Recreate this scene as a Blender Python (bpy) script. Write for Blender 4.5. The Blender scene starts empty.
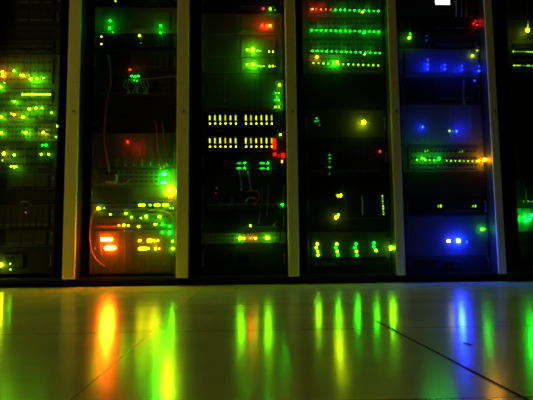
import bpy, bmesh, math, random
from mathutils import Vector, Matrix
random.seed(7)
SC = bpy.context.scene
COL = SC.collection

# ------------------------------------------------------------------ camera
F_PX, PITCH, YAW, ROLL = 507.576, 0.0967, 0.0358, -0.011
CAM = Vector((-0.2331, -2.8133, 0.1974))
fw = Vector((math.sin(YAW) * math.cos(PITCH), math.cos(YAW) * math.cos(PITCH), math.sin(PITCH)))
r0 = Vector((math.cos(YAW), -math.sin(YAW), 0)); u0 = r0.cross(fw)
rt = math.cos(ROLL) * r0 + math.sin(ROLL) * u0
up = -math.sin(ROLL) * r0 + math.cos(ROLL) * u0
cd = bpy.data.cameras.new('camera')
cd.sensor_width = 36.0; cd.lens = 36.0 * F_PX / 533.0; cd.clip_start = 0.02
cam = bpy.data.objects.new('camera', cd); COL.objects.link(cam)
M4 = Matrix((rt, up, -fw)).transposed().to_4x4(); M4.translation = CAM
cam.matrix_world = M4
SC.camera = cam

# ------------------------------------------------------------------ world, lamp, exposure
SC.view_settings.view_transform = 'Standard'; SC.view_settings.look = 'None'
SC.view_settings.exposure = 0.0; SC.view_settings.gamma = 1.0
SC.view_settings.use_curve_mapping = False
SC.cycles.filter_width = 2.0
w = bpy.data.worlds.new('dim_room'); SC.world = w; w.use_nodes = True
w.node_tree.nodes['Background'].inputs[0].default_value = (1.0, 0.92, 0.12, 1)
w.node_tree.nodes['Background'].inputs[1].default_value = 0.010
ld = bpy.data.lights.new('room_lamp', 'AREA'); ld.shape = 'DISK'; ld.size = 0.35
ld.energy = 21; ld.color = (1.0, 0.78, 0.07)
lo = bpy.data.objects.new('room_lamp', ld); COL.objects.link(lo)
lo.location = (-3.5, -0.55, 1.45)
lo.rotation_euler = (Vector((0.2, -0.9, 0.4)) - lo.location).to_track_quat('-Z', 'Y').to_euler()

# ------------------------------------------------------------------ pixel of a feature -> its place on the plane Y = const
def at(px, py, Y):
    d = fw + rt * ((px - 266.5) / F_PX) - up * ((py - 200.0) / F_PX)
    t = (Y - CAM.y) / d.y
    return CAM + d * t
PX = 2.91 / F_PX          # metres per photo pixel at the equipment fronts
YF = 0.10                 # front plane of the mounted equipment

# ------------------------------------------------------------------ materials
MATS = {}
def mat(name, col, rough=0.5, metal=0.0, spec=0.5, noise=0.0, nscale=60.0):
    if name in MATS: return MATS[name]
    m = bpy.data.materials.new(name); m.use_nodes = True
    nt = m.node_tree; b = nt.nodes['Principled BSDF']
    b.inputs['Base Color'].default_value = (*col, 1); b.inputs['Roughness'].default_value = rough
    b.inputs['Metallic'].default_value = metal; b.inputs['Specular IOR Level'].default_value = spec
    if noise:
        tc = nt.nodes.new('ShaderNodeTexCoord'); nz = nt.nodes.new('ShaderNodeTexNoise')
        nz.inputs['Scale'].default_value = nscale; nz.inputs['Detail'].default_value = 3
        rp = nt.nodes.new('ShaderNodeMapRange')
        rp.inputs['To Min'].default_value = 1 - noise; rp.inputs['To Max'].default_value = 1 + noise
        mx = nt.nodes.new('ShaderNodeMix'); mx.data_type = 'RGBA'; mx.blend_type = 'MULTIPLY'
        mx.inputs['Factor'].default_value = 1.0
        mx.inputs[6].default_value = (*col, 1)
        nt.links.new(tc.outputs['Object'], nz.inputs['Vector'])
        nt.links.new(nz.outputs['Fac'], rp.inputs['Value'])
        nt.links.new(rp.outputs['Result'], mx.inputs[7])
        nt.links.new(mx.outputs[2], b.inputs['Base Color'])
    MATS[name] = m
    return m
BLACK = mat('black_painted_steel', (0.012, 0.012, 0.012), 0.6, spec=0.2, noise=0.3)
PLATE = mat('black_faceplate', (0.010, 0.010, 0.010), 0.6, spec=0.12, noise=0.3, nscale=90)
GREY = mat('grey_faceplate', (0.024, 0.024, 0.024), 0.6, spec=0.15, noise=0.25, nscale=90)
SILVER = mat('silver_faceplate', (0.055, 0.055, 0.057), 0.6, spec=0.2, noise=0.2, nscale=90)
HOLE = mat('dark_recess', (0.004, 0.004, 0.004), 0.9, spec=0.05)
HANDLE = mat('grey_handle', (0.06, 0.06, 0.06), 0.35, spec=0.5)
METAL = mat('bright_metal', (0.35, 0.35, 0.34), 0.35, metal=1.0)
LIT_FACE = mat('light_grey_faceplate', (0.10, 0.10, 0.103), 0.6, spec=0.2, noise=0.2, nscale=90)  # grey raised so that faces near strong lights look lit
PORT = mat('port_shade', (0.03, 0.03, 0.03), 0.7, spec=0.2)  # shade inside ports and slats, put into the colour
CREAM = mat('cream_painted_steel', (0.72, 0.68, 0.58), 0.45, spec=0.3, noise=0.08, nscale=14)
CABLES = {
    'black': mat('black_cable', (0.010, 0.010, 0.010), 0.5),
    'grey': mat('grey_cable', (0.045, 0.045, 0.045), 0.5),
    'pale': mat('pale_grey_cable', (0.11, 0.11, 0.105), 0.5),
    'red_tint': mat('reddish_lit_cable', (0.06, 0.012, 0.008), 0.5),  # red light on the thick cable is put into its colour
    'red': mat('red_lit_cable', (0.22, 0.02, 0.015), 0.5),  # red tint stands for red light falling on the cords
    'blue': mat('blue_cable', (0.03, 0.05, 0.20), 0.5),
    'orange': mat('orange_lit_cable', (0.30, 0.09, 0.02), 0.5),  # orange light of the nearby bars, mixed into the cord colour
    'green': mat('teal_lit_cable', (0.03, 0.16, 0.07), 0.5),  # teal light on the cords, given as base colour
}
COLORS = {
    'G': ((0.0015, 1, 0.006), 'green'), 'T': ((0.002, 1, 0.04), 'blue-green'),
    'YG': ((0.34, 1, 0.0015), 'yellow-green'), 'Y': ((0.85, 1, 0.0015), 'yellow'),
    'A': ((1, 0.45, 0.001), 'amber'), 'O': ((1, 0.13, 0.003), 'orange'),
    'R': ((1, 0.018, 0.004), 'red'), 'B': ((0.012, 0.055, 1), 'blue'),
    'LB': ((0.010, 0.036, 1), 'pale blue'), 'W': ((0.95, 0.9, 1), 'white'),
}
def glow(c, L):
    k = 'light_%s_%g' % (COLORS[c][1], L)
    if k in MATS: return MATS[k]
    m = bpy.data.materials.new(k); m.use_nodes = True
    nt = m.node_tree; nt.nodes.clear()
    e = nt.nodes.new('ShaderNodeEmission'); o = nt.nodes.new('ShaderNodeOutputMaterial')
    e.inputs[0].default_value = (*COLORS[c][0], 1); e.inputs[1].default_value = L
    nt.links.new(e.outputs[0], o.inputs[0]); MATS[k] = m
    return m

# ------------------------------------------------------------------ mesh helpers
class MB:
    def __init__(s): s.bm = bmesh.new()
    def box(s, x0, x1, y0, y1, z0, z1, bev=0.0):
        if x0 > x1: x0, x1 = x1, x0
        if y0 > y1: y0, y1 = y1, y0
        if z0 > z1: z0, z1 = z1, z0
        V = [s.bm.verts.new(p) for p in ((x0, y0, z0), (x1, y0, z0), (x1, y1, z0), (x0, y1, z0),
                                          (x0, y0, z1), (x1, y0, z1), (x1, y1, z1), (x0, y1, z1))]
        fs = [s.bm.faces.new([V[i] for i in f]) for f in
              ((3, 2, 1, 0), (4, 5, 6, 7), (0, 1, 5, 4), (1, 2, 6, 5), (2, 3, 7, 6), (3, 0, 4, 7))]
        if bev:
            es = list({e for f in fs for e in f.edges})
            bmesh.ops.bevel(s.bm, geom=es, offset=bev, segments=2, affect='EDGES', profile=0.5)
        return s
    def tube(s, pts, r, n=8, smooth=4):
        P = [Vector(p) for p in pts]
        if smooth and len(P) > 2:
            Q = []
            for i in range(len(P) - 1):
                a, b = P[max(i - 1, 0)], P[i]; c, d = P[i + 1], P[min(i + 2, len(P) - 1)]
                for k in range(smooth):
                    t = k / smooth
                    Q.append(0.5 * ((2 * b) + (c - a) * t + (2 * a - 5 * b + 4 * c - d) * t * t + (3 * b - a - 3 * c + d) * t ** 3))
            Q.append(P[-1]); P = Q
        rings = []; ref = Vector((0.31, 0.87, 0.2)).normalized()
        for i, p in enumerate(P):
            t = (P[min(i + 1, len(P) - 1)] - P[max(i - 1, 0)]).normalized()
            a = t.cross(ref).normalized(); b = t.cross(a); ref = -a.cross(t).normalized() if False else ref
            rings.append([s.bm.verts.new(p + (a * math.cos(2 * math.pi * k / n) + b * math.sin(2 * math.pi * k / n)) * r) for k in range(n)])
        for A, B in zip(rings, rings[1:]):
            for k in range(n):
                f = s.bm.faces.new((A[k], A[(k + 1) % n], B[(k + 1) % n], B[k])); f.smooth = True
        s.bm.faces.new(rings[0][::-1]); s.bm.faces.new(rings[-1])
        return s
    def disc(s, x, z, y0, y1, r, n=12):
        return s.tube([(x, y0, z), (x, y1, z)], r, n, 0)
    def build(s, name, m, parent=None, loc=None):
        bmesh.ops.recalc_face_normals(s.bm, faces=s.bm.faces)
        me = bpy.data.meshes.new(name); s.bm.to_mesh(me); s.bm.free()
        me.materials.append(m)
        o = bpy.data.objects.new(name, me); COL.objects.link(o)
        if parent: o.parent = parent
        if loc: o.location = loc
        return o
def tag(o, label=None, cat=None, group=None, kind=None):
    if label: o['label'] = label
    if cat: o['category'] = cat
    if group: o['group'] = group
    if kind: o['kind'] = kind
    return o
def empty(name, loc):
    o = bpy.data.objects.new(name, None); COL.objects.link(o); o.location = loc
    o.empty_display_size = 0.05
    return o

# ------------------------------------------------------------------ floor and wall
def floor_material():
    m = bpy.data.materials.new('polished_floor_tiles'); m.use_nodes = True
    nt = m.node_tree; b = nt.nodes['Principled BSDF']; N = nt.nodes.new; Lk = nt.links.new
    tc = N('ShaderNodeTexCoord'); sep = N('ShaderNodeSeparateXYZ'); Lk(tc.outputs['Object'], sep.inputs[0])
    def seam(axis, off, half):
        a = N('ShaderNodeMath'); a.operation = 'ADD'; a.inputs[1].default_value = off; Lk(sep.outputs[axis], a.inputs[0])
        p = N('ShaderNodeMath'); p.operation = 'PINGPONG'; p.inputs[1].default_value = 0.295; Lk(a.outputs[0], p.inputs[0])
        l = N('ShaderNodeMath'); l.operation = 'LESS_THAN'; l.inputs[1].default_value = half; Lk(p.outputs[0], l.inputs[0])
        return l
    sx, sy = seam(0, 0.4715 + 5.9, 0.0009), seam(1, 1.545 + 5.9, 0.0028)
    mx = N('ShaderNodeMath'); mx.operation = 'MAXIMUM'; Lk(sx.outputs[0], mx.inputs[0]); Lk(sy.outputs[0], mx.inputs[1])
    n1 = N('ShaderNodeTexNoise'); n1.inputs['Scale'].default_value = 5; n1.inputs['Detail'].default_value = 5; Lk(tc.outputs['Object'], n1.inputs['Vector'])
    cr = N('ShaderNodeValToRGB'); cr.color_ramp.elements[0].color = (0.40, 0.37, 0.29, 1); cr.color_ramp.elements[1].color = (0.54, 0.50, 0.40, 1)
    cr.color_ramp.elements[0].position = 0.3; cr.color_ramp.elements[1].position = 0.7; Lk(n1.outputs['Fac'], cr.inputs[0])
    mix = N('ShaderNodeMix'); mix.data_type = 'RGBA'; Lk(mx.outputs[0], mix.inputs['Factor']); Lk(cr.outputs[0], mix.inputs[6])
    mix.inputs[7].default_value = (0.10, 0.09, 0.07, 1); Lk(mix.outputs[2], b.inputs['Base Color'])
    n2 = N('ShaderNodeTexNoise'); n2.inputs['Scale'].default_value = 16; n2.inputs['Detail'].default_value = 4; Lk(tc.outputs['Object'], n2.inputs['Vector'])
    mr = N('ShaderNodeMapRange'); mr.inputs['To Min'].default_value = 0.15; mr.inputs['To Max'].default_value = 0.21; Lk(n2.outputs['Fac'], mr.inputs['Value'])
    Lk(mr.outputs[0], b.inputs['Roughness'])
    b.inputs['Specular IOR Level'].default_value = 0.5
    n3 = N('ShaderNodeTexNoise'); n3.inputs['Scale'].default_value = 9; n3.inputs['Detail'].default_value = 2; Lk(tc.outputs['Object'], n3.inputs['Vector'])
    bp = N('ShaderNodeBump'); bp.inputs['Strength'].default_value = 0.03; bp.inputs['Distance'].default_value = 0.004; Lk(n3.outputs['Fac'], bp.inputs['Height'])
    Lk(bp.outputs[0], b.inputs['Normal'])
    return m
tag(MB().box(-5, 4, -4.5, 2.2, -0.05, 0).build('floor', floor_material()), kind='structure')
tag(MB().box(-4, 4, 1.3, 1.4, 0, 2.8).build('wall_back', mat('dark_wall_paint', (0.1, 0.1, 0.1), 0.8, noise=0.1)), kind='structure')
# the one tile joint that stands open
tj = tag(MB().box(-0.0026, 0.0026, -1.5, 0, 0.0, 0.0006).build('trim_1', HOLE, None, (0.110, -1.42, 0)), kind='structure')
tj.rotation_euler.z = 0.0205
p = None
def on_floor(px, py):
    d = fw + rt * ((px - 266.5) / F_PX) - up * ((py - 200.0) / F_PX)
    return CAM + d * (-CAM.z / d.z)
a, b_ = on_floor(463.5, 343.5), on_floor(471.5, 345.5)
a.z = b_.z = 0.0013
tag(MB().tube([a, (a + b_) / 2 + Vector((0, 0.003, 0)), b_], 0.0013, 6).build('cable_tie_scrap', HOLE),
    'small dark scrap lying on the floor in the blue reflection', 'scrap')

# ------------------------------------------------------------------ cabinets and the pale posts between them
EDGE = [(-60.5, -47.5), (65.8, 78.4), (176.7, 188.6), (286.7, 297.2), (391.8, 400.7), (490.9, 499.3)]   # post edges half-way up
PD = 0.026; PDS = [PD, 0.008, 0.010, 0.012, 0.005, 0.008]
POST = []
for i, (l, r) in enumerate(EDGE):
    PD = PDS[i]
    if i < 3: xl, xr = at(l, 140, 0).x, at(r, 140, PD).x
    else: xl, xr = at(l, 140, PD).x, at(r, 140, 0).x
    POST.append((xl, xr))
ZB = 0.0463
WHICH = ['left of the leftmost cabinet', 'right of the leftmost cabinet', 'right of the cabinet with orange lights',
         'between the yellow-bar and green-row cabinets',
         'between the green-row and blue-lit cabinets', 'right of the cabinet with blue lights']
ADJ = ['outermost', 'broad yellowish', 'broad pale', 'pale olive', 'narrow dim grey', 'narrowest, darkest']
for i, (xl, xr) in enumerate(POST):
    PD = PDS[i]; xm = (xl + xr) / 2; hw = (xr - xl) / 2
    root = empty('cabinet_post', (xm, 0, ZB))
    tag(root, '%s upright post %s' % (ADJ[i], WHICH[i]), 'post', 'pale upright posts between the cabinets')
    z1, z2, zt = at((EDGE[i][0] + EDGE[i][1]) / 2, 113.5, 0).z - ZB, at((EDGE[i][0] + EDGE[i][1]) / 2, 82.5, 0).z - ZB, 2.0 - ZB
    for nm, za, zb in (('lower_section', 0, z1 - .0012), ('middle_section', z1, z2 - .0012), ('upper_section', z2, zt)):
        MB().box(-hw, hw, 0, PD, za, zb, 0.0025).build(nm, CREAM, root)
    MB().disc(0.006, z1 + 0.014, -0.003, 0.004, 0.0055, 10).build('screw', HOLE, root)
    MB().box(-hw + .004, hw - .004, PD - .002, 0.12, 0, zt).build('mounting_channel', BLACK, root)

CX = [(POST[i][1] + POST[i + 1][0]) / 2 for i in range(5)] + [POST[5][1] + 0.275]
# the 19-inch mounting frame sits towards the right side of each cabinet, a cable space is left of it
GX = []
for i, px in enumerate((14.5, 134.5, 243, 346, 446, 553)):
    x = at(px, 140, YF).x
    GX.append(min(x, POST[i + 1][0] - 0.003 - 0.2425) if i < 5 else x)
CX[5] = GX[5]
CABWHO = ['leftmost black server cabinet with a wide field of green lights', 'black server cabinet with two glaring orange bars near its foot',
          'black server cabinet with two rows of twelve yellow bars', 'black server cabinet with long rows of small green lights',
          'black server cabinet with blue lights and a white screen', 'rightmost black server cabinet, cut off by the picture edge']
for i, cx in enumerate(CX):
    root = empty('server_cabinet', (cx, YF, 0))
    tag(root, CABWHO[i], 'server cabinet', 'server cabinets in the row')
    hw = (POST[i + 1][0] - POST[i][1]) / 2 - 0.001 if i < 5 else cx - POST[5][1] - 0.003
    gx = GX[i] - cx
    MB().box(-hw, hw, -0.003, 0.80, 0, 0.035).build('plinth', BLACK, root)
    MB().box(-hw, hw, -0.05, 0.80, 0.036, 0.052).build('bottom_panel', BLACK, root)
    MB().box(-hw, hw, -0.05, 0.80, 1.985, 2.0).build('top_panel', BLACK, root)
    MB().box(-hw, hw, 0.785, 0.80, 0.053, 1.984).build('back_panel', BLACK, root)
    for s in (-1, 1):
        MB().box(s * hw, s * (hw - 0.012), 0.021, 0.784, 0.053, 1.984).build('side_panel', BLACK, root)
        rl = MB().box(gx + s * 0.2225, gx + s * 0.2425, 0.0045, 0.007, 0.053, 1.984).box(gx + s * 0.2405, gx + s * 0.2425, 0.0072, 0.05, 0.053, 1.984)
        rl.build('mounting_rail', BLACK, root)

# ------------------------------------------------------------------ status lights
def dome_mesh():
    bm = bmesh.new(); n = 8; rings = []
    for e in (0.0, 0.55, 1.1):
        rings.append([bm.verts.new((math.cos(e) * math.cos(2 * math.pi * k / n), -math.sin(e), math.cos(e) * math.sin(2 * math.pi * k / n))) for k in range(n)])
    tip = bm.verts.new((0, -1, 0))
    for A, B in zip(rings, rings[1:]):
        for k in range(n): bm.faces.new((A[k], A[(k + 1) % n], B[(k + 1) % n], B[k]))
    for k in range(n): bm.faces.new((rings[-1][k], rings[-1][(k + 1) % n], tip))
    bmesh.ops.recalc_face_normals(bm, faces=bm.faces)
    for f in bm.faces: f.smooth = True
    return bm
def bar_mesh():
    m = MB().box(-1, 1, -1, 0, -1, 1, 0.25)
    bmesh.ops.recalc_face_normals(m.bm, faces=m.bm.faces)
    return m.bm
DOMES = {}
HALO = 7.5e-4
def led(unit, px, py, w, h, c, L, out=None, name='status_light', d=0.0, halo=True, bar=False):
    """A lit dome on the unit's face; w, h are its full size in photo pixels; d moves the face forward."""
    m = glow(c, round(L * 0.35, 2) if (py < 160 and L > 20) else L)      # upper lamps cut to look smaller; lower ones stay strong for floor reflections
    key = m.name + ('_bar' if bar else '')
    if key not in DOMES:
        bm = bar_mesh() if bar else dome_mesh(); me = bpy.data.meshes.new('light_dome'); bm.to_mesh(me); bm.free(); me.materials.append(m); DOMES[key] = me
    o = bpy.data.objects.new(name, DOMES[key]); COL.objects.link(o); o.parent = unit
    q = at(px, py, YF - 0.002 - d)
    o.location = q - unit.location
    if out is None: out = 1.1 * min(w, h) * PX * 0.5 + 0.001
    k = .42 if bar else .29
    o.scale = (w * PX * k, out, h * PX * k)
    o['label'] = COLORS[c][1] + ' light'  # also lands on domes that stand for glints and connectors
    S = L * w * h
    if S > 90 and halo:
        beam(unit, px, py, c, HALO * min(S, 3200) ** 0.8, 0.009 + 0.020 * min(1, S / 1600) + d)
    return o
def beam(unit, px, py, c, e, d=0.04):
    """added point light before the face, for the halo round a status light"""
    l = bpy.data.lights.new('added_status_glow', 'POINT'); l.energy = e; l.color = {'YG': (0.13, 1, 0.002), 'Y': (0.62, 1, 0.002), 'LB': (0.006, 0.02, 1), 'B': (0.004, 0.012, 1), 'A': (1, 0.36, 0.002), 'O': (1, 0.09, 0.002)}.get(c, COLORS[c][0]); l.shadow_soft_size = 0.006
    o = bpy.data.objects.new('added_status_glow', l); COL.objects.link(o); o.parent = unit
    o.location = at(px, py, YF - d) - unit.location

# ------------------------------------------------------------------ rack units
def unit(rk, y0, y1, style, name, label, cat, leds=(), face=PLATE, group=None, bays=0, ports=None, xmid=None):
    cx = GX[rk]
    cpx = {0: 30, 1: 133, 2: 240, 3: 346, 4: 449, 5: 530}[rk]
    zt, zb = at(cpx, y0, YF).z - 0.0008, at(cpx, y1, YF).z + 0.0008
    zb = max(zb, 0.0535); h = zt - zb
    root = empty(name, (cx, YF, zb))
    tag(root, label, cat, group)
    MB().box(-0.216, 0.216, 0.0045, 0.55, 0.001, h - 0.001).build('chassis', BLACK, root)
    MB().box(-0.2425, 0.2425, 0, 0.004, 0, h, 0.0012).build('faceplate', face, root)
    fl = YF - 0.0
    if style in ('server', 'storage', 'ups', 'blade', 'plain'):
        for s in (-1, 1):                                   # a bow handle on each ear
            hz = min(h * 0.34, 0.03)
            MB().tube([(s * .232, 0.001, h / 2 - hz), (s * .232, -.016, h / 2 - hz + .004), (s * .232, -.016, h / 2 + hz - .004), (s * .232, 0.001, h / 2 + hz)], .0026, 6, 3).build('handle', HANDLE, root)
    if style == 'server':
        g = MB(); n = max(1, int(h / 0.012)); x0, x1 = (-0.205, -0.03)
        for k in range(n):
            z = 0.006 + (h - 0.012) * (k + .5) / n
            g.box(x0, x1, -.0012, .001, z - .0018, z + .0018)
        g.build('vent_slats', PORT if face is LIT_FACE else HOLE, root)
        nb = bays or 3; wv = 0.21 / nb
        for k in range(nb):
            x = -0.01 + wv * k
            f = MB().box(x + .0015, x + wv - .0015, -.004, .001, h * .14, h * .86, .001).build('drive_bay', face, root)
            MB().box(x + .005, x + wv - .005, -.0065, -.0035, h * .22, h * .22 + .0045).build('latch', HANDLE, f)
    elif style == 'storage':
        nx = bays or 12; wv = 0.42 / nx
        for k in range(nx):
            x = -0.21 + wv * k
            f = MB().box(x + .0012, x + wv - .0012, -.005, .001, h * .05, h * .95, .001).build('drive_bay', face, root)
            MB().box(x + .004, x + wv - .004, -.009, -.0045, h * .12, h * .12 + .012).build('latch', HANDLE, f)
    elif style == 'blade':
        nx = bays or 8; wv = 0.43 / nx
        for k in range(nx):
            x = -0.215 + wv * k
            f = MB().box(x + .001, x + wv - .001, -.004, .001, h * .03, h * .97, .001).build('blade_module', face, root)
            MB().tube([(x + wv / 2, -.003, h * .06), (x + wv / 2, -.016, h * .10), (x + wv / 2, -.016, h * .2), (x + wv / 2, -.003, h * .24)], .0028, 6, 3).build('ejector', HANDLE, f)
    elif style == 'ups':
        g = MB()
        for k in range(9):
            x = -0.19 + k * 0.014
            g.box(x, x + .006, -.001, .001, h * .18, h * .82)
        g.build('vent_slats', PORT if face is LIT_FACE else HOLE, root)
        f = MB().box(-.03, .075, -.006, .001, h * .25, h * .75, .0015).build('display_panel', face, root)
        MB().box(-.022, .03, -.0072, -.0058, h * .36, h * .64).build('display', HOLE, f)
    elif style in ('switch', 'patch'):
        rows = 2 if h > 0.055 else 1
        if h > 0.1: rows = 3
        n = ports or 24; wv = 0.40 / n
        pb = MB().box(-.206, .206, -.004, .001, h * .12, h * .88, .001).build('port_block', face, root)
        for r_ in range(rows):
            g = MB()
            zc = h * (0.12 + 0.76 * (r_ + .5) / rows); hh = min(.006, h * .76 / rows * .33)
            for k in range(n):
                x = -.2 + wv * k
                g.box(x + wv * .15, x + wv * .85, -.0046, -.0036, zc - hh, zc + hh)
            g.build('port_openings', PORT if face is LIT_FACE else HOLE, pb)  # raised blocks, coloured dark for the shade in the openings
    # 'blank': just a plate with two thumbscrews
    if style in ('blank', 'switch', 'patch'):
        for s in (-1, 1):
            MB().disc(s * .234, h / 2, -.005, .001, .004, 8).build('thumbscrew', HANDLE, root)
    for q in leds:
        led(root, *q[:6], **(q[6] if len(q) > 6 else {}))
    return root

# ================================================================== equipment, cabinet by cabinet (positions read off the photo, on the plane YF)
RS = 'rack_server'
# ---- leftmost cabinet
unit(0, -14, 8, 'server', RS, 'unlit dark server at the very top of the leftmost cabinet', 'server')
unit(0, 8.4, 24, 'server', RS, 'unlit dark server second from the top of the leftmost cabinet', 'server')
unit(0, 24.4, 39, 'blank', 'blanking_plate', 'plain dark panel above the faint dotted socket strip, leftmost cabinet', 'panel')
unit(0, 39.4, 54, 'patch', 'patch_bay', 'dim panel with two dotted socket rows above the green lights, leftmost cabinet', 'patch panel', face=GREY, ports=24)
u = unit(0, 54.4, 88, 'switch', 'network_switch', 'tall switch with orange and green lights, topmost of the lit switches in the leftmost cabinet', 'network switch',
     [(2.6, 72, 3.2, 3, 'A', 90), (2.8, 75.8, 3.2, 2.4, 'A', 70), (14.3, 70.6, 2.4, 3, 'YG', 80), (23.2, 75.6, 5, 2.4, 'A', 60), (20.5, 75.2, 1.6, 1.6, 'YG', 40),
      (31, 79.2, 5, 3, 'YG', 140), (37.2, 79, 2.6, 3, 'YG', 120), (43.6, 78.4, 2, 2, 'YG', 90), (29.3, 75.5, 1, 1, 'G', 20), (0.6, 87, 3, 2.2, 'YG', 120), (4.6, 83, 1.3, 1.3, 'YG', 40)], face=LIT_FACE, ports=18)
beam(u, 30, 76, 'G', .12, .05); beam(u, 8, 72, 'A', .08, .04)
unit(0, 88.4, 105, 'switch', 'network_switch', 'switch with one long solid row of yellow-green port lights, leftmost cabinet', 'network switch',
     [(22.8 + 2.1 * k, 94.5, 1.9, 2.0, 'YG', 18 if k % 5 else 60, {'name': 'port_light'}) for k in range(14)] + [(14.8, 101.8, 3.4, 2.4, 'YG', 90), (12, 101, 1.6, 1.4, 'G', 40)], face=LIT_FACE, ports=24)
unit(0, 105.4, 122, 'switch', 'network_switch', 'switch just under the long solid light row, with plugged black cables, leftmost cabinet', 'network switch',
     [(29.5, 109.2, 4.6, 2.6, 'YG', 140), (36.2, 108.4, 2.4, 3, 'YG', 120), (42.2, 108, 2.2, 1.8, 'YG', 70), (1.2, 117, 4, 2.6, 'YG', 120), (14.3, 114.8, 3.2, 2.2, 'A', 60), (11.4, 113.6, 1.6, 1.2, 'YG', 40), (23.6, 117.2, 6, 2.8, 'YG', 150), (51.6, 112.6, 2.6, 1.8, 'YG', 30)], face=LIT_FACE, ports=18)
unit(0, 122.4, 141, 'switch', 'network_switch', 'switch with wide light pairs at its foot, lowest but one of the leftmost cabinet', 'network switch',
     [(1.0, 132.5, 4, 2.4, 'YG', 90), (25.6, 132.6, 5.4, 2.6, 'YG', 120), (22.6, 132, 1.6, 1.6, 'G', 60), (43.7, 132.6, 5, 2.4, 'Y', 90), (57.2, 126.2, 2, 2, 'YG', 18), (56, 137, 1.4, 2, 'YG', 8)], face=LIT_FACE, ports=18)
unit(0, 141.4, 172, 'switch', 'network_switch', 'tall switch with a small pure green light pair over a yellow-green pair, leftmost cabinet', 'network switch',
     [(42.8, 145.2, 2, 2, 'G', 50), (46.2, 145.2, 2.2, 2.2, 'G', 60), (41.4, 154.3, 2.6, 2.4, 'YG', 60), (48.7, 154.3, 2.6, 2.4, 'YG', 60), (4, 154, 3.6, 4.6, 'Y', 110), (14.5, 155, 2.8, 3, 'YG', 60),
      (15.2, 167, 4.4, 3, 'YG', 110), (11.4, 166.4, 2, 2, 'YG', 40), (2.5, 160.6, 2, 1, 'YG', 12)], face=GREY, ports=18)
u = unit(0, 172.4, 190, 'server', RS, 'dark server with a small pale glint right below the green-lit switches, leftmost cabinet', 'server', face=GREY)
unit(0, 190.4, 203.5, 'blank', 'blanking_plate', 'plain dark panel above the boxy drive shelf, leftmost cabinet', 'panel')
u = unit(0, 203.9, 229, 'storage', 'drive_shelf', 'dark drive shelf with upright bays and one tiny orange light, leftmost cabinet', 'drive shelf', [(26, 212.5, 1.2, 1.4, 'O', 9)], face=GREY, bays=12)
unit(0, 229.4, 247, 'server', RS, 'unlit dark server between the drive shelf and the yellow-lit box, leftmost cabinet', 'server', face=GREY)
unit(0, 247.4, 274, 'ups', 'power_supply_unit', 'dark power unit with a glaring yellow light near the floor, leftmost cabinet', 'power supply',
     [(1.0, 265, 4.2, 5, 'Y', 170), (10.6, 263.6, 1.8, 2.6, 'YG', 30), (10.6, 269.4, 2, 1.2, 'YG', 12)])

# ---- second cabinet (orange lights)
unit(1, -14, 7, 'server', RS, 'dark server with one faint yellow light at the top of the orange-lit cabinet', 'server', [(115.5, 1.2, 2.4, 1.8, 'Y', 4)])
u = unit(1, 7.4, 33.5, 'server', RS, 'server with a pair of green lights glowing at each end, orange-lit cabinet', 'server',
     [(110, 20.5, 2, 1.8, 'G', 60), (109.6, 27.8, 2.2, 2, 'G', 70), (112.9, 32.2, 1.6, 1, 'G', 8), (160.8, 26, 1.8, 1.8, 'G', 60), (160.6, 33.0, 1.8, 1.6, 'G', 60)], face=LIT_FACE, bays=2)
beam(u, 109, 21, 'G', .12, .04); beam(u, 160, 28, 'G', .12, .04)
unit(1, 33.9, 50, 'server', RS, 'dark server with two small yellow edge lights and a yellow dash mid-way, orange-lit cabinet', 'server',
     [(101.5, 36.8, 1.8, 2, 'Y', 8), (101.5, 44, 1.8, 2, 'Y', 8), (139.6, 35.8, 4.2, 1.8, 'Y', 12), (141, 43.2, 2.4, 1, 'W', 0.7)], bays=4)  # the white dome glows in place of a highlight
u2 = unit(1, 50.4, 72, 'server', RS, 'dark server with a small red light on its lower edge, orange-lit cabinet', 'server', [(130, 69.6, 3.2, 2.6, 'R', 8)], face=GREY, bays=6)
beam(u2, 134, 67, 'R', .05, .05)
unit(1, 72.4, 97, 'switch', 'network_switch', 'switch with a bright green light cluster over tangled teal-lit cords, orange-lit cabinet', 'network switch',
     [(131.5, 76.2, 3.4, 1.6, 'T', 14), (135, 77, 4, 2, 'G', 40), (138.5, 76.2, 3, 1.6, 'T', 14), (134.4, 80.6, 1.4, 1.4, 'G', 14), (137, 81, 1.4, 1.2, 'G', 10)], face=GREY, ports=12)
unit(1, 97.4, 116, 'blank', 'blanking_plate', 'upper of two bare dark panels mid-way up the orange-lit cabinet', 'panel')
unit(1, 116.4, 132, 'blank', 'blanking_plate', 'lower of two bare dark panels mid-way up the orange-lit cabinet', 'panel')
u2 = unit(1, 132.4, 168, 'blade', 'blade_chassis', 'reddish-lit chassis of upright modules with one small red light, orange-lit cabinet', 'blade chassis', [(127.6, 142, 2, 2, 'R', 60)], face=SILVER, bays=9)
beam(u2, 136, 147, 'R', .16, .045)
u = unit(1, 168.4, 186, 'switch', 'network_switch', 'switch with two stacked pure green light dashes at its right end, orange-lit cabinet', 'network switch',
     [(164.3, 174.2, 4.6, 2.2, 'G', 420, {'bar': True}), (163.9, 182.4, 5, 2.2, 'G', 420, {'bar': True})], face=LIT_FACE, ports=14)
beam(u, 163, 178, 'G', .5, .045)
u = unit(1, 186.4, 202.5, 'server', RS, 'server with a glaring yellow light above a red dash, orange-lit cabinet', 'server',
     [(169.6, 190.2, 4.8, 3.6, 'Y', 520), (170.6, 197.6, 5.4, 1.8, 'R', 22)], face=LIT_FACE)
beam(u, 169, 191, 'Y', .3, .04)
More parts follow.
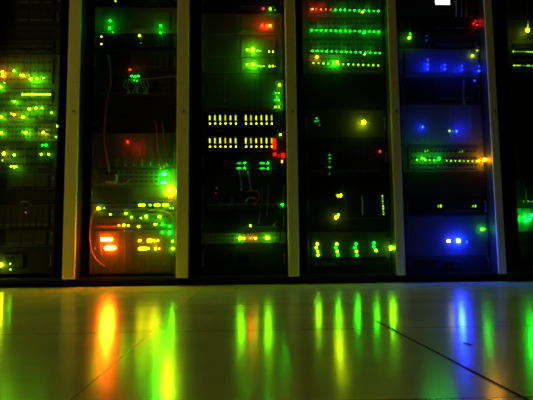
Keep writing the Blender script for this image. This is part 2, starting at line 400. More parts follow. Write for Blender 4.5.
dark = [(142, 205.2, 7, 1.8, 'YG', 18, {'bar': True}), (150.3, 205.2, 3, 1.4, 'YG', 20), (157.2, 205.2, 6, 1.8, 'YG', 18, {'bar': True}), (165.6, 205.2, 5.6, 1.8, 'YG', 50, {'bar': True}),
        (98.6, 208.4, 4.4, 4, 'Y', 24), (104.4, 208, 1.6, 1.6, 'YG', 10), (170.2, 208.2, 1.4, 1.2, 'YG', 12), (173, 208.2, 1.4, 1.2, 'YG', 12)]
unit(1, 202.9, 211, 'switch', 'network_switch', 'thin switch with four yellow-green light dashes and a yellow spot, orange-lit cabinet', 'network switch', dark, face=LIT_FACE, ports=20)
unit(1, 211.4, 229, 'switch', 'network_switch', 'switch dotted with scattered yellow and green lights above the orange bars', 'network switch',
     [(110.5, 214.4, 2.6, 2.4, 'YG', 14), (125.9, 213.6, 3, 3, 'YG', 24), (131.5, 217.2, 2.6, 2.6, 'YG', 20), (141, 218, 3, 1.2, 'YG', 25), (146.2, 216.6, 1.8, 4, 'YG', 70),
      (159.6, 216.6, 4.4, 2, 'YG', 60), (119, 225.5, 2.4, 2, 'O', 45), (123.8, 225.2, 2.8, 2.6, 'Y', 26), (128.4, 225.6, 2.2, 2, 'Y', 20), (138.6, 226.4, 2.4, 2, 'Y', 20),
      (155.6, 224.2, 5, 1.5, 'YG', 35), (162.4, 224, 2, 4, 'G', 70), (169.6, 226.2, 2, 2, 'G', 60)], face=LIT_FACE, ports=20)
u = unit(1, 229.4, 274.5, 'blade', 'blade_chassis', 'big chassis with two glaring orange bars at the foot of its cabinet', 'blade chassis',
     [(107, 239.5, 12, 3.2, 'O', 420, {'out': .006, 'bar': True}), (110.3, 248, 12, 3.2, 'O', 420, {'out': .006, 'bar': True}), (139.8, 240.6, 5, 2, 'A', 25), (149.8, 240.6, 5, 3, 'A', 18, {'bar': True}), (154, 240.6, 3, 2, 'Y', 30), (158, 240.6, 3, 2, 'A', 25),
      (143, 248.6, 9.6, 2.8, 'Y', 10, {'bar': True}), (148.5, 248.6, 4, 2.2, 'Y', 8), (155.4, 248.6, 2, 2.4, 'YG', 60), (159.2, 248.6, 1.8, 2, 'O', 50), (172.6, 241.2, 2, 2.4, 'YG', 30),
      (173, 248.8, 3.2, 2.8, 'YG', 70), (95, 248.2, 1.2, 1.2, 'O', 8), (162.4, 232.2, 1.6, 1.8, 'G', 60), (169.6, 232.6, 2.8, 3.4, 'G', 90)], face=LIT_FACE, bays=6)
beam(u, 107, 244, 'O', 0.5, .05)

beam(u, 152, 245, 'A', .10, .04)
# ---- third cabinet (yellow bars)
unit(2, -14, 13, 'server', RS, 'dark server with red and yellow-green lights side by side, top of the yellow-bar cabinet', 'server', [(263.2, 8.7, 2, 2, 'R', 40), (270.1, 9, 2.6, 2.6, 'YG', 60), (275, 10, 1, 1, 'YG', 4)], face=PLATE, bays=4)
u = unit(2, 13.4, 35, 'server', RS, 'server with one red and one orange light in a red glow, yellow-bar cabinet', 'server', [(262.2, 25.8, 2.2, 2.4, 'R', 130), (267, 26, 3, 2.6, 'R', 100), (270, 25.6, 2.6, 2.6, 'A', 60)], face=LIT_FACE, bays=4)
beam(u, 265, 24, 'R', .22, .04)
u = unit(2, 35.4, 57, 'server', RS, 'server with a big yellow-green light, upper of two alike in the yellow-bar cabinet', 'server',
     [(247.2, 49.9, 3.2, 1.8, 'YG', 50), (253, 49.7, 3.8, 3.8, 'YG', 210), (257.4, 50.8, 1.6, 1.4, 'YG', 20), (260.2, 51.4, 1.8, 1.8, 'YG', 24), (269.3, 51.8, 1.7, 1.9, 'Y', 20), (272.9, 51.8, 1.7, 1.9, 'Y', 20)], face=LIT_FACE, bays=3)
beam(u, 253, 47, 'YG', .28, .042)
u = unit(2, 57.4, 73, 'server', RS, 'server with a big green light, lower of two alike in the yellow-bar cabinet', 'server',
     [(247.2, 64.3, 3.4, 1.6, 'YG', 40), (253, 64.4, 3.6, 3.4, 'YG', 210), (257.6, 65.8, 1.4, 1.4, 'YG', 14), (260.6, 66.2, 1.8, 1.8, 'YG', 18), (263.6, 66.2, 1.5, 1.5, 'YG', 10), (269.6, 66.3, 1.8, 1.9, 'YG', 20), (272.9, 66.3, 1.8, 1.9, 'Y', 20), (275.6, 66.4, 1, 1, 'YG', 6)], face=LIT_FACE, bays=3)
beam(u, 253, 67, 'G', .24, .042)
u = unit(2, 73.4, 112, 'storage', 'drive_shelf', 'drive shelf with a glowing green block at its right end, yellow-bar cabinet', 'drive shelf',
     [(279.6, 85, 4, 2.4, 'YG', 60), (275.8, 93.1, 2, 1.6, 'G', 40), (278.6, 93.1, 2.2, 1.8, 'YG', 40), (275.8, 100.2, 2, 1.6, 'G', 50), (278.6, 100.2, 2.2, 2, 'YG', 40), (275.4, 107, 2.4, 1.8, 'YG', 50), (278.8, 107, 2.4, 1.8, 'YG', 50)]
     + [(225.3 + 18.6 * (k % 2), (93.6, 100.6, 107.8)[k // 2], 1.6, 1.3, 'W', .10 if k < 4 else .05) for k in range(6)], face=SILVER, bays=12)  # white domes are small reflections, made to glow faintly
beam(u, 277, 97, 'T', 0.10, .03); beam(u, 280, 104, 'G', 0.06, .025)
for y0, y1, yb, yd, lab in ((112.4, 128, 118, 123.7, 'upper of two switches with twelve upright yellow light bars'), (128.4, 151, 140.8, 146.7, 'lower of two switches with twelve upright yellow light bars')):
    L = []
    for k in range(12):
        x = 209.8 + 5.17 * k if k < 6 else 245.8 + 5.17 * (k - 6)
        L.append((x, yb, 1.1, 6.4 if k % 4 else 5.2, 'Y', (2.2, 1.6, 2.4, 1.2)[k % 4], {'name': 'port_light', 'bar': True}))
        L.append((x + .2, yd, 2.2, 2, 'Y', (12, 8, 10)[k % 3], {'name': 'port_light'}))
    if yb > 130: L += [(280.4, 134.6, 2.8, 2.2, 'Y', 30), (274.2, 144, 5, 13.4, 'R', 1.1, {'out': .008, 'bar': True})]  # the red bar is a red-lit connector built as a glowing part
    u = unit(2, y0, y1, 'switch', 'network_switch', lab, 'network switch', L, ports=12)
    if yb > 130: beam(u, 279, 150, 'R', .10, .035)
unit(2, 151.4, 174, 'server', RS, 'server with two little double pairs of green dashes, under the yellow bars', 'server',
     [(274.8, 154.4, 4.4, 4.4, 'R', .9, {'out': .007, 'bar': True}), (278.6, 156, 2.6, 4, 'R', .5, {'out': .006, 'bar': True}), (283, 155.6, 5, 6.4, 'R', .8, {'out': .007, 'bar': True}), (282, 161.5, 1.8, 5, 'A', 8),  # red bars glow to stand for connectors under red light
      (239.2, 163.3, 4.4, 1.2, 'G', 1.6, {'bar': True}), (244.8, 163, 2, 2, 'G', 35), (239, 168.4, 5.4, 1.3, 'G', 3, {'bar': True}), (244.8, 168.2, 2.2, 2.2, 'G', 45),
      (262.2, 163.3, 5.4, 1.5, 'G', 2.5, {'bar': True}), (268, 163, 2, 2, 'G', 45), (262.2, 168.5, 5.4, 1.3, 'G', 2.5, {'bar': True}), (268, 168.3, 2, 2.2, 'G', 45)])
u = unit(2, 174.4, 210, 'storage', 'drive_shelf', 'dark drive shelf behind dangling cords with one green light, under the yellow bars', 'drive shelf', [(282.3, 204.8, 2.2, 2.4, 'G', 60), (217, 188.3, 8, .8, 'Y', .25), (216, 193, 2, 1.4, 'R', .7)], face=PLATE, bays=8)
unit(2, 210.4, 232, 'server', RS, 'dark server with one small yellow light, above the row of four coloured lights', 'server', [(250.3, 225.6, 2, 2.2, 'YG', 30)])
u = unit(2, 232.4, 243.5, 'switch', 'network_switch', 'thin switch with four coloured lights in a row, lowest lights of the yellow-bar cabinet', 'network switch',
     [(240.4, 238.2, 4.6, 3.4, 'YG', 110), (244, 238.4, 2, 2, 'YG', 30), (250.6, 238.2, 3, 2.8, 'R', 80), (255.2, 238.2, 2.4, 2.2, 'Y', 50), (267.4, 237.8, 4.2, 3.8, 'YG', 130)], face=LIT_FACE, ports=16)
unit(2, 243.9, 274, 'ups', 'power_supply_unit', 'unlit dark power unit at the foot of the yellow-bar cabinet', 'power supply')

# ---- fourth cabinet (long green rows)
def port_row(n, x0, x1, ya, yb, cols, Ls, w=2.0):
    return [(x0 + (x1 - x0) * k / (n - 1), ya + (yb - ya) * k / (n - 1), w, 1.9, cols(k), Ls[k % len(Ls)], {'name': 'port_light'}) for k in range(n)]
u = unit(3, -16, 18, 'switch', 'network_switch', 'switch whose light row is red-orange at left and green after, top of the green-row cabinet', 'network switch',
     port_row(15, 311.4, 378.4, 9.2, 11.2, lambda k: 'O' if k in (0, 2, 3) else ('R' if k < 5 else 'T'), [24, 18, 20, 22, 17]) + [(362.4, 12.4, 4, 2, 'A', 10), (312.6, 9.2, 1.4, 1.4, 'YG', 20)], face=LIT_FACE, ports=15)
beam(u, 319, 6, 'R', .16, .035); beam(u, 345, 7, 'T', .06, .035); beam(u, 368, 8, 'T', .06, .035)
u = unit(3, 18.4, 39.5, 'switch', 'network_switch', 'switch with a row of all-green lights, between two others in the green-row cabinet', 'network switch',
     port_row(15, 311.6, 378.8, 30.2, 31.9, lambda k: 'G', [40, 22, 18, 30, 14, 26, 34, 20]) + [(364, 33, 4.2, 2, 'T', 14)], face=LIT_FACE, ports=15)
beam(u, 321, 28, 'G', .10, .035); beam(u, 345, 28, 'G', .09, .035); beam(u, 370, 30, 'G', .09, .035)
u = unit(3, 39.9, 58.5, 'switch', 'network_switch', 'switch with green light row and a yellow glow under its left end, green-row cabinet', 'network switch',
     port_row(15, 312.2, 379.8, 51.0, 53.2, lambda k: 'T' if k % 3 else 'G', [16, 20, 10, 17, 12, 22]) + [(364.4, 54.6, 3.6, 1.6, 'A', 8), (317, 57.2, 4, 3.2, 'A', 40)], face=LIT_FACE, ports=15)
beam(u, 321, 48, 'G', .08, .035); beam(u, 345, 49, 'G', .08, .035); beam(u, 370, 50, 'G', .08, .035)
u = unit(3, 58.9, 74, 'switch', 'network_switch', 'switch with a row of faint yellow-green lights and one bright green spot, green-row cabinet', 'network switch',
     port_row(14, 313.4, 378.2, 63.2, 65.6, lambda k: 'YG', [10, 7, 12, 6, 9]) + [(333.6, 62.2, 3, 2.8, 'G', 150), (337, 62, 2.4, 2.4, 'YG', 120)], face=LIT_FACE, ports=15)
beam(u, 335, 62, 'G', .22, .035)
unit(3, 74.4, 109, 'blank', 'blanking_plate', 'tall bare dark panel under the rows of green lights', 'panel')
u = unit(3, 109.4, 138, 'plain', RS, 'dark server with a large yellow light and a teal speckle, green-row cabinet', 'server',
     [(363.4, 122.5, 6, 6, 'Y', 110), (316.6, 118.4, 1.8, 1.8, 'T', 4), (315.4, 121.4, 1.8, 1.6, 'T', 3), (318, 120.8, 1.4, 2.6, 'T', 1.6), (319.4, 125.2, 1.4, 2, 'T', .5)], face=GREY)
unit(3, 138.4, 177, 'storage', 'drive_shelf', 'dark shelf with a ladder of six green dashes and a red light, green-row cabinet', 'drive shelf',
     [(329.5, y, w_, 1.4, 'G', L_) for y, w_, L_ in ((155, 4.4, 2.0), (158.4, 4.2, 3), (162, 2.8, 1.5), (167.2, 4.6, 2.5), (170.8, 3, 2), (174, 3, 1))] + [(379.9, 151.5, 2.4, 2.4, 'R', 16)], face=PLATE, bays=10)
L = [(338.2, 195.8, 1.5, 4, 'Y', 14), (340.9, 195.4, 1.8, 5, 'Y', 22), (336.6, 195.4, 1, 3, 'YG', 3), (336.4, 217.2, 5, 3.4, 'Y', 90), (338.4, 214.6, 2, 2.4, 'YG', 20)]
for k in range(8):
    L.append((361.9 + .1 * k, 207.2 + 2.35 * k - 10, 1.3, 1.2, 'YG', .5))
    L.append((382.4 + .15 * k, 206.5 + 2.6 * k - 10.5, 1.9, 1.5, 'YG', (5, 1.5, 3, 1.2, 6, 5, 2, 3)[k]))
unit(3, 177.4, 231, 'server', RS, 'tall dark server with two upright dotted light strips and two yellow lights, green-row cabinet', 'server', L)
L = []
for j, (x, c) in enumerate(((317.2, 'YG'), (336.8, 'G'), (356, 'G'), (374, 'G'))):
    for k in range(4 if j < 3 else 3):
        cc = ('Y', 'YG', 'YG', 'YG') if j == 0 else (('YG', 'G', 'YG', 'G') if j == 1 else ('G', 'G', 'YG', 'G'))
        L.append((x + (0, -1.0, .4, .8)[k] + (0 if j < 3 else k * .7), 244 + 3.7 * k - (1 if j == 3 else 0), 3.6, 3.6, cc[k], (18, 25, 14, 20)[(k + j) % 4]))
L.append((390.6, 248, 5.4, 6, 'YG', 55))
L += [(323, 262, 4, 2, 'YG', .05), (345.5, 263, 4, 1.6, 'YG', .05)]
u = unit(3, 231.4, 258.5, 'blade', 'blade_chassis', 'chassis with four upright green light clusters at the foot of the green-row cabinet', 'blade chassis', L[:-2], face=GREY, bays=4)
u = unit(3, 258.9, 274.5, 'ups', 'power_supply_unit', 'dark power unit with pale slanted plates under the four green clusters', 'power supply')
zu = u.location
for (xa, ya, xb2, yb2) in ((313.5, 262.5, 321, 265.8), (322, 261, 330, 266), (329, 262.5, 339, 266), (344, 262.2, 350, 264), (351.5, 262.4, 361.5, 265)):
    q1, q2 = at(xa, yb2, YF) - zu, at(xb2, ya, YF) - zu
    m = MB(); v = [m.bm.verts.new(t) for t in ((q1.x, -.0005, q1.z), (q2.x, -.0005, q1.z), (q1.x + (q2.x - q1.x) * .55, -.012, q2.z), (q1.x + (q2.x - q1.x) * .1, -.012, q2.z),
                                                (q1.x, .001, q1.z), (q2.x, .001, q1.z), (q1.x + (q2.x - q1.x) * .55, .001, q2.z), (q1.x + (q2.x - q1.x) * .1, .001, q2.z))]
    for f in ((0, 1, 2, 3), (7, 6, 5, 4), (0, 4, 5, 1), (1, 5, 6, 2), (2, 6, 7, 3), (3, 7, 4, 0)): m.bm.faces.new([v[i] for i in f])
    m.build('slanted_plate', LIT_FACE, u)

# ---- fifth cabinet (blue lights, white screen)
u = unit(4, -14, 16, 'blank', 'console_screen', 'rack console with a bright white screen at the top of the blue-lit cabinet', 'screen', face=GREY)
q1, q2 = at(435.6, 4.3, YF - .006) - u.location, at(449, -9, YF - .006) - u.location
MB().box(q1.x - .008, q2.x + .008, -.005, .001, q1.z - .008, q2.z + .008, .0015).build('screen_frame', PLATE, u)
m = MB().box(q1.x, q2.x, -.0075, -.0045, q1.z, q2.z).build('screen', glow('W', 3.2), u); m['label'] = 'glowing white screen'
q1, q2 = at(439, 14.2, YF) - u.location, at(446, 13.4, YF) - u.location
MB().box(q1.x, q2.x, -.0015, .001, q1.z, q2.z).build('card_slot', SILVER, u)
unit(4, 16.4, 32, 'server', RS, 'dark server with a cluster of four red lights at its right end, blue-lit cabinet', 'server',
     [(476, 21.2, 1.8, 1.8, 'R', 60), (478.6, 20.6, 1.6, 1.6, 'R', 40), (476.6, 25, 1.6, 1.6, 'R', 60), (480.3, 24.6, 2.2, 2.6, 'R', 14), (473.5, 23.5, 1.6, 1.4, 'R', 8)], face=PLATE, bays=2)
unit(4, 32.4, 48, 'server', RS, 'dark server with a green light at left and two faint blue dots, blue-lit cabinet', 'server',
     [(409, 37.8, 2.6, 4, 'YG', 60), (410.2, 34, 2.2, 3, 'G', 30), (426.6, 36, 2, 1.6, 'B', 1.2), (426.6, 40.4, 2, 1.6, 'B', 1.6)], face=GREY, bays=2)
u = unit(4, 48.4, 78, 'storage', 'drive_shelf', 'drive shelf glowing blue with four columns of blue lights', 'drive shelf',
     [(427.5, 60, 2.2, 1.8, 'LB', 12), (427.5, 64.5, 2.4, 2.2, 'LB', 34), (427.6, 69, 2.4, 2.2, 'LB', 34), (444.7, 65, 2.2, 2, 'LB', 26), (444.7, 69.3, 2.4, 2.2, 'LB', 34), (444.8, 56.5, 1, 1, 'B', 1),
      (461.8, 66, 2.2, 2, 'LB', 22), (461.8, 70.1, 2.2, 2, 'LB', 24), (478.6, 66.5, 2, 2, 'LB', 20), (478.8, 71, 2, 2, 'LB', 20), (481.6, 68, 1.2, 6, 'B', 4), (472.6, 55.6, 3.4, 2.2, 'Y', 24), (477, 50.6, 4, 3.2, 'Y', 1)], face=LIT_FACE, bays=4)
beam(u, 427.5, 65, 'B', 0.36, .04); beam(u, 461, 67, 'B', 0.30, .04); beam(u, 478.6, 68, 'B', 0.16, .03)
beam(u, 444.7, 66, 'B', .30, .04)
unit(4, 78.4, 104, 'server', RS, 'dark server with a single faint blue spot at right, under the blue drive shelf', 'server', [(474.6, 80.7, 2.6, 2, 'LB', 8)], face=GREY, bays=2)
u = unit(4, 104.4, 144, 'plain', RS, 'tall server with two separate blue lights, one beside a tiny green dash, blue-lit cabinet', 'server',
     [(422.6, 127, 2.6, 2.6, 'LB', 70), (456.4, 131.3, 3, 2.8, 'LB', 80), (449.4, 131, 2.8, 1.8, 'YG', 6), (452.6, 131.2, 2, .8, 'YG', 1.5)], face=LIT_FACE, bays=3)
beam(u, 464, 127, 'B', 0.34, .045); beam(u, 422.6, 126, 'B', 0.12, .035)
L = port_row(17, 416.8, 485, 160, 161.6, lambda k: 'YG', [5, 4, 6, 3])
L = [q for k, q in enumerate(L) if k not in (1, 5, 6, 15, 16)]
u = unit(4, 144.4, 172, 'switch', 'network_switch', 'switch with green glows, a dotted light row and a yellow glare, blue-lit cabinet', 'network switch',
     L + [(421.8, 158.4, 3.6, 2.8, 'G', 120), (438.8, 158.4, 3.6, 2.8, 'G', 130), (424, 158.6, 1.6, 2, 'YG', 50), (484.3, 160, 4.6, 3.8, 'A', 130), (479, 160.6, 2, 2, 'Y', 20), (425, 151.4, 1.6, 3, 'YG', 1.5), (427.4, 150.6, 1.4, 2.4, 'YG', 2), (459.6, 152, 1.6, 2.6, 'YG', .8), (462.2, 151.4, 1.5, 3.6, 'YG', 1.0)], face=SILVER, ports=17)
beam(u, 483, 158, 'A', .28, .038); beam(u, 430, 157, 'G', .2, .038)
unit(4, 172.4, 198, 'blank', 'blanking_plate', 'bare dark panel between the yellow glare and the two small yellow-green squares', 'panel')
unit(4, 198.4, 215, 'server', RS, 'dark server with two small yellow-green squares set apart, blue-lit cabinet', 'server',
     [(438.4, 206.2, 1.8, 3.6, 'YG', 1.2), (440.8, 206, 1.8, 5, 'YG', 3), (472.8, 206.2, 1.8, 3.4, 'YG', 1.5), (475.2, 206, 1.6, 5.4, 'YG', 2.2)], face=PLATE, bays=2)
u = unit(4, 215.4, 256, 'plain', RS, 'big server with a glaring blue-white light beside a yellow one, low in the blue-lit cabinet', 'server',
     [(448.6, 241, 5.4, 3, 'Y', 24, {'halo': False}), (458.2, 240.8, 5.4, 4.8, 'LB', 1500), (466.6, 242, 3, 5, 'B', 5), (483, 229, 7.4, 3, 'G', 26), (482, 229.4, 3, 2.2, 'YG', 16), (489.5, 229, 1.6, 1.8, 'YG', 4)], face=SILVER, bays=3)
beam(u, 460, 241, 'B', 1.5, .055); beam(u, 466, 242, 'B', 0.216, .03)
unit(4, 256.4, 272, 'ups', 'power_supply_unit', 'unlit dark power unit at the foot of the blue-lit cabinet', 'power supply', face=GREY)

# ---- rightmost cabinet
unit(5, -14, 22, 'server', RS, 'unlit dark server at the top of the rightmost cabinet', 'server')
unit(5, 22.4, 40, 'server', RS, 'dark server with a big yellow light under a pale cord, rightmost cabinet', 'server', [(527.4, 30.6, 4.4, 4.6, 'Y', 120)])
unit(5, 40.4, 58, 'switch', 'network_switch', 'upper of two switches with a broken yellow light row, rightmost cabinet', 'network switch',
     [(513.2 + 1.9 * k, 51.6 + .05 * k, 1.5, 1.4, 'YG', round(L_ * .22, 1), {'name': 'port_light'}) for k, L_ in enumerate((30, 6, 5, 4, 5, 8, 3, 20, 25, 22, 28))], face=GREY)
unit(5, 58.4, 74, 'switch', 'network_switch', 'lower of two switches with a broken yellow light row, rightmost cabinet', 'network switch',
     [(514.0 + 1.9 * k, 65.5 + .05 * k, 1.5, 1.4, 'YG', round(L_ * .22, 1), {'name': 'port_light'}) for k, L_ in enumerate((26, 22, 24, 20, 2, 4, 2, 26, 22, 3, 28))], face=GREY)
unit(5, 74.4, 110, 'blank', 'blanking_plate', 'upper of two bare dark panels in the rightmost cabinet', 'panel')
unit(5, 110.4, 146, 'blank', 'blanking_plate', 'lower of two bare dark panels in the rightmost cabinet', 'panel')
unit(5, 146.4, 176, 'server', RS, 'unlit dark server below the bare panels, rightmost cabinet', 'server')
unit(5, 176.4, 207, 'switch', 'network_switch', 'switch with small dim lights above the teal glare, rightmost cabinet', 'network switch',
     [(523.4, 201.4, 1.8, 1.8, 'T', 1.2), (528, 201.2, 2, 2, 'T', 2), (532.6, 201.6, 2, 2, 'T', 2), (525.2, 190, 2.6, 4, 'Y', .12), (524, 185, 1.6, 2, 'W', .04)], face=GREY)
u = unit(5, 207.4, 232, 'blade', 'blade_chassis', 'chassis with a glaring blue-green light cluster, rightmost cabinet', 'blade chassis',
     [(524.2, 217.4, 3.4, 3.6, 'G', 130), (525.6, 220.5, 2.6, 2.6, 'T', 40), (529.6, 219, 3.2, 3, 'T', 40), (532, 215.4, 2.4, 5, 'T', 24)], face=LIT_FACE)
beam(u, 526, 218, 'T', .3, .04)
unit(5, 232.4, 273, 'ups', 'power_supply_unit', 'unlit dark power unit at the foot of the rightmost cabinet', 'power supply')

# ================================================================== cords
def cord(name, pts, r, c, label, group=None, cat='cable', plug=True, n=7):
    """pts are (photo x, photo y, distance in front of the equipment face in metres); the ends stay in the sockets"""
    P = [at(x, y, YF - d) for x, y, d in pts]
    o = MB().tube(P, r, n, 5).build(name, CABLES[c])
    tag(o, label, cat, group)
    return o
random.seed(3)
PC = 'patch_cable'
for k, (x, y0, y1) in enumerate(((7.5, 50, 150), (15, 47, 168), (24.5, 50, 163), (38.5, 47, 168), (44, 49, 160), (31, 50, 142))):
    cord(PC, [(x, y0, .001), (x - .3, y0 + 6, .02), (x + random.uniform(-1, 1), (y0 + y1) / 2, .024), (x + .4, y1 - 6, .02), (x + .3, y1, .001)], .0021, 'black',
         'thin dark cord hanging across the green-lit switches of the leftmost cabinet', 'cords across the green-lit switches')
for k, (x, y, who) in enumerate(((36.8, 117.2, 'upper'), (36.8, 129.2, 'lower'))):
    o = cord('power_cable', [(x, y, .006), (x + 4, y + .4, .026), (x + 11, y + 3, .03), (x + 18, y + 3.6, .028), (x + 21, y + 7, .001)], .0052, 'black',
             '%s of two thick black cords with round plugs, right part of the leftmost cabinet' % who)
    q = at(x, y, YF - .012)
    MB().tube([q + Vector((0, .011, 0)), q + Vector((0, -.014, 0))], .0095, 12, 0).build('plug', CABLES['black'], o)
cord('lead', [(20.5, 203.5, .001), (22, 202, .02), (26, 201.6, .03), (30, 203.5, .02), (31, 206, .001)], .0022, 'pale', 'pale arc drawn as a handle highlight over the drive shelf in the leftmost cabinet')  # pale curve stands in for a highlight on a handle
# orange-lit cabinet
cord('cable', [(108, 56, .001), (109.5, 66, .022), (110, 84, .026), (108, 92, .03), (105.5, 108, .03), (104, 122, .03), (103.5, 140, .03), (106, 158, .028), (108.5, 170, .02), (109, 172.6, .008)], .0088, 'red_tint', 'thick reddish-lit cable hanging down the left side of the orange-lit cabinet')
for k, (pp, who) in enumerate(((((155, 120, .001), (157, 130, .02), (158, 150, .024), (160, 165, .02), (161, 170, .001)), 'left'), (((163, 122, .001), (163.5, 132, .02), (165, 150, .024), (164, 164, .02), (164, 168.5, .001)), 'right'))):
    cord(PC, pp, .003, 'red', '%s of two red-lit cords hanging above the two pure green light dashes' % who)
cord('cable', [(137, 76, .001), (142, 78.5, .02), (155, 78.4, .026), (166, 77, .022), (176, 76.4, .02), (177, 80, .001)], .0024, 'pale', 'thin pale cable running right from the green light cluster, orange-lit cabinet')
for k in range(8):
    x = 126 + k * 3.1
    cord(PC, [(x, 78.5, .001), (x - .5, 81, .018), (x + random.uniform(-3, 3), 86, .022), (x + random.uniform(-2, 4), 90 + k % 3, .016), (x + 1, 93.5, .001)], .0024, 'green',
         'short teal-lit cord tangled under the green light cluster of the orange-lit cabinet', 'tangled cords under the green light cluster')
o = cord('cable', [(120, 172, .001), (116, 174, .018), (108, 180, .022), (112, 185, .02), (124, 184, .018), (130, 178, .001)], .0030, 'grey', 'dim cable looped between the red-lit modules and the dark server, orange-lit cabinet')
q = at(111, 178.5, YF - .016)
b = MB().box(-.034, .034, -.012, .0158, -.024, .024, .006).build('cable_adapter', CABLES['pale'], None, q)
tag(b, 'dim beige boxy adapter at the end of the thick reddish-lit cable', 'adapter')
cord('orange_lit_cable', [(98, 209.5, .001), (94, 212, .02), (90.5, 222, .026), (89.8, 240, .026), (93, 254, .026), (99, 262, .022), (105, 266, .001)], .0026, 'orange', 'orange-lit cord curving round the left of the two glaring orange bars')
cord('orange_lit_cable', [(96, 227, .001), (98.5, 226.4, .016), (108, 226.6, .018), (117, 226.2, .014), (118, 226.2, .001)], .0014, 'orange', 'thin straight orange-lit cord above the two glaring orange bars')
cord('orange_lit_cable', [(101, 229.5, .001), (100.6, 233, .02), (100.4, 243, .022), (101.4, 252, .018), (102, 256, .001)], .0018, 'orange', 'upright orange-lit cord left of the two glaring orange bars')
cord('orange_lit_cable', [(124.6, 229, .001), (124.8, 236, .02), (124.6, 248, .022), (124.4, 258, .018), (124.2, 264, .001)], .0020, 'orange', 'upright orange-lit cord right of the two glaring orange bars')
cord('cable', [(148, 210.5, .001), (154, 210.4, .02), (164, 211.2, .026), (171, 215, .028), (175.4, 223, .026), (176.6, 234, .02), (176.4, 245, .001)], .0036, 'pale', 'pale cable arching over the lights at the right end of the orange-lit cabinet')
cord('cable', [(131, 209.5, .001), (130, 214, .018), (127, 221, .022), (131, 228, .02), (134, 233, .001)], .0022, 'grey', 'short cable dangling among the scattered yellow lights above the orange bars')
cord('cable', [(154, 207, .001), (153, 214, .018), (150, 226, .022), (147, 234, .016), (146, 238, .001)], .0022, 'grey', 'cable dangling from the dashed light row down to the yellow bar, orange-lit cabinet')
# yellow-bar cabinet
for k, (x0, x1, who) in enumerate(((239, 241, 'left'), (248, 250, 'right'))):
    cord(PC, [(x0, 171, .001), (x0 + .5, 175, .02), (x1, 182, .022), (x1 + .6, 187, .016), (x1, 190, .001)], .0042, 'pale', '%s of two short pale cords under the double green dashes' % who)
cord('red_lit_cable', [(247, 192, .001), (251, 190.6, .018), (257.5, 191.5, .022), (259.5, 196, .024), (257.5, 201, .022), (254, 203.5, .018), (252, 204, .001)], .0034, 'red', 'dark red-lit cord curled in a loop under the double green dashes')
cord('cable', [(245, 203, .001), (247, 200, .018), (249, 197.5, .02), (254, 198, .016), (256, 199, .001)], .003, 'pale', 'short pale cable lying across the curled red-lit cord')
cord('cable', [(221, 199, .001), (222, 203, .018), (226, 205, .02), (231, 202, .018), (232, 198.5, .001)], .0026, 'grey', 'faint grey cable sagging left of the curled red-lit cord')
cord('cable', [(261, 186, .001), (262, 195, .02), (260.5, 208, .022), (259, 220, .018), (258, 224, .001)], .0022, 'grey', 'thin cable hanging right of the curled red-lit cord')
cord('cable', [(268, 185, .001), (268.5, 192, .02), (267.5, 203, .022), (267, 213, .018), (267, 216, .001)], .0022, 'grey', 'thin cable hanging nearest the lone green light of the dark drive shelf')
cord('lead', [(273.4, 226, .001), (274.5, 224, .016), (276.5, 221.5, .014), (277, 220.5, .001)], .0022, 'pale', 'tiny pale lead above the big green light at the end of the four-light row')
cord('lead', [(207.6, 218, .001), (208.4, 220, .016), (209.8, 222.6, .014), (210, 223.4, .001)], .0022, 'pale', 'tiny pale lead at the left end of the server with a single yellow light')
for k in range(4):
    x = 276 + k * 2.2
    cord(PC, [(x, 80.5, .001), (x + .3, 84, .02), (x + random.uniform(-.6, .6), 97, .024), (x + .2, 108, .018), (x, 111, .001)], .0024, 'pale', 'upright pale cord lit teal beside the glowing green block', 'cords beside the glowing green block')
for k in range(4):
    x = 264.5 + 4 * k
    cord(PC, [(x, 14.6, .001), (x + .3, 17, .016), (x + .5, 21, .02), (x + .2, 24, .014), (x, 32, .001)], .0018, 'grey', 'thin cord hanging in the red glow near the top of the yellow-bar cabinet', 'cords in the red glow')
for k in range(6):
    x = 242 + 4.4 * k
    cord(PC, [(x, 37, .001), (x + .3, 40, .016), (x - .3, 50 + k % 3, .022), (x + .2, 57 + k % 2, .014), (x, 60, .001)], .0017, 'grey', 'thin cord hanging before the two big yellow-green lights', 'cords before the two big yellow-green lights')
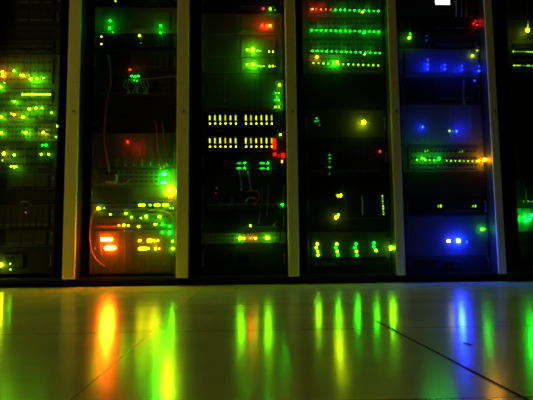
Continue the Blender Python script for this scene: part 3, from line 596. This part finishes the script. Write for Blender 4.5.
# green-row cabinet: short cords looping up from every port
for (ya, yb, hgt, ncol, gl, lab) in ((9.2, 11.2, 8, ('grey', 'grey', 'pale'), 'cords above the topmost port row', 'short cord standing above the red and green light row'),
                                     (30.2, 31.9, 9, ('grey', 'pale', 'grey'), 'cords above the second port row', 'short cord standing above the all-green light row'),
                                     (51.0, 53.2, 9, ('pale', 'grey', 'grey'), 'cords above the third port row', 'short cord standing above the third light row of the green-row cabinet')):
    for k in range(15):
        x = 311.6 + 67 * k / 14 + 1.2; y = ya + (yb - ya) * k / 14 - 1.6
        hh = hgt + random.uniform(-2, 1.5); s = random.uniform(-1.5, 1.5)
        cord(PC, [(x, y, .001), (x, y - .6, .016), (x + s * .5, y - hh * .5, .024), (x + s, y - hh + 1, .016), (x + s, y - hh, .001)], .0022, ncol[k % 3], lab, gl, n=6)
cord('lead', [(366, 122.6, .001), (370, 122.4, .016), (378, 122, .018), (384, 119.4, .012), (385, 119, .001)], .0016, 'grey', 'thin lead reaching right from the large yellow light')
# blue-lit cabinet
cord(PC, [(409.5, 17.5, .001), (409, 22, .02), (410.6, 30, .024), (411.4, 36, .016), (411.6, 39, .001)], .0036, 'pale', 'pale cord hanging onto the green light at the left of the blue-lit cabinet')
cord(PC, [(463.6, 80, .001), (463.7, 85, .02), (463.4, 95, .022), (463.8, 101, .018), (464, 104, .001)], .0046, 'pale', 'pale cord hanging upright below the four columns of blue lights')
for k, (x, w_) in enumerate(((456, .004), (461.5, .003), (466, .003))):
    cord(PC, [(x, -6, .001), (x, -2, .02), (x + .4, 8, .024), (x + .2, 14, .018), (x, 17, .001)], w_, 'pale', '%s of three pale cords hanging right of the white screen' % ('leftmost', 'middle', 'rightmost')[k])
for k, x in enumerate((450.6, 455.6, 470)):
    cord(PC, [(x, 107, .001), (x + .2, 111, .018), (x - .2, 121, .022), (x + .2, 128, .016), (x, 136, .001)], .002, 'pale', 'thin cord hanging across the blue glow beside the tiny green dash', 'cords in the blue glow')
cord(PC, [(475.5, 43, .001), (476.5, 46, .016), (479.5, 49, .02), (478, 53, .016), (475, 54, .001)], .0040, 'pale', 'pale yellow-lit cord curled above the right end of the blue drive shelf')
# rightmost cabinet
cord(PC, [(527.6, 4, .001), (527.4, 9, .022), (528, 20, .026), (527.6, 26, .016), (527.4, 28, .001)], .0055, 'pale', 'pale cord hanging down to the big yellow light, rightmost cabinet')
cord(PC, [(525, 180, .001), (524.6, 184, .02), (525.6, 192, .022), (526, 196, .016), (526, 199, .001)], .0035, 'pale', 'short pale cord above the blue-green glare, rightmost cabinet')
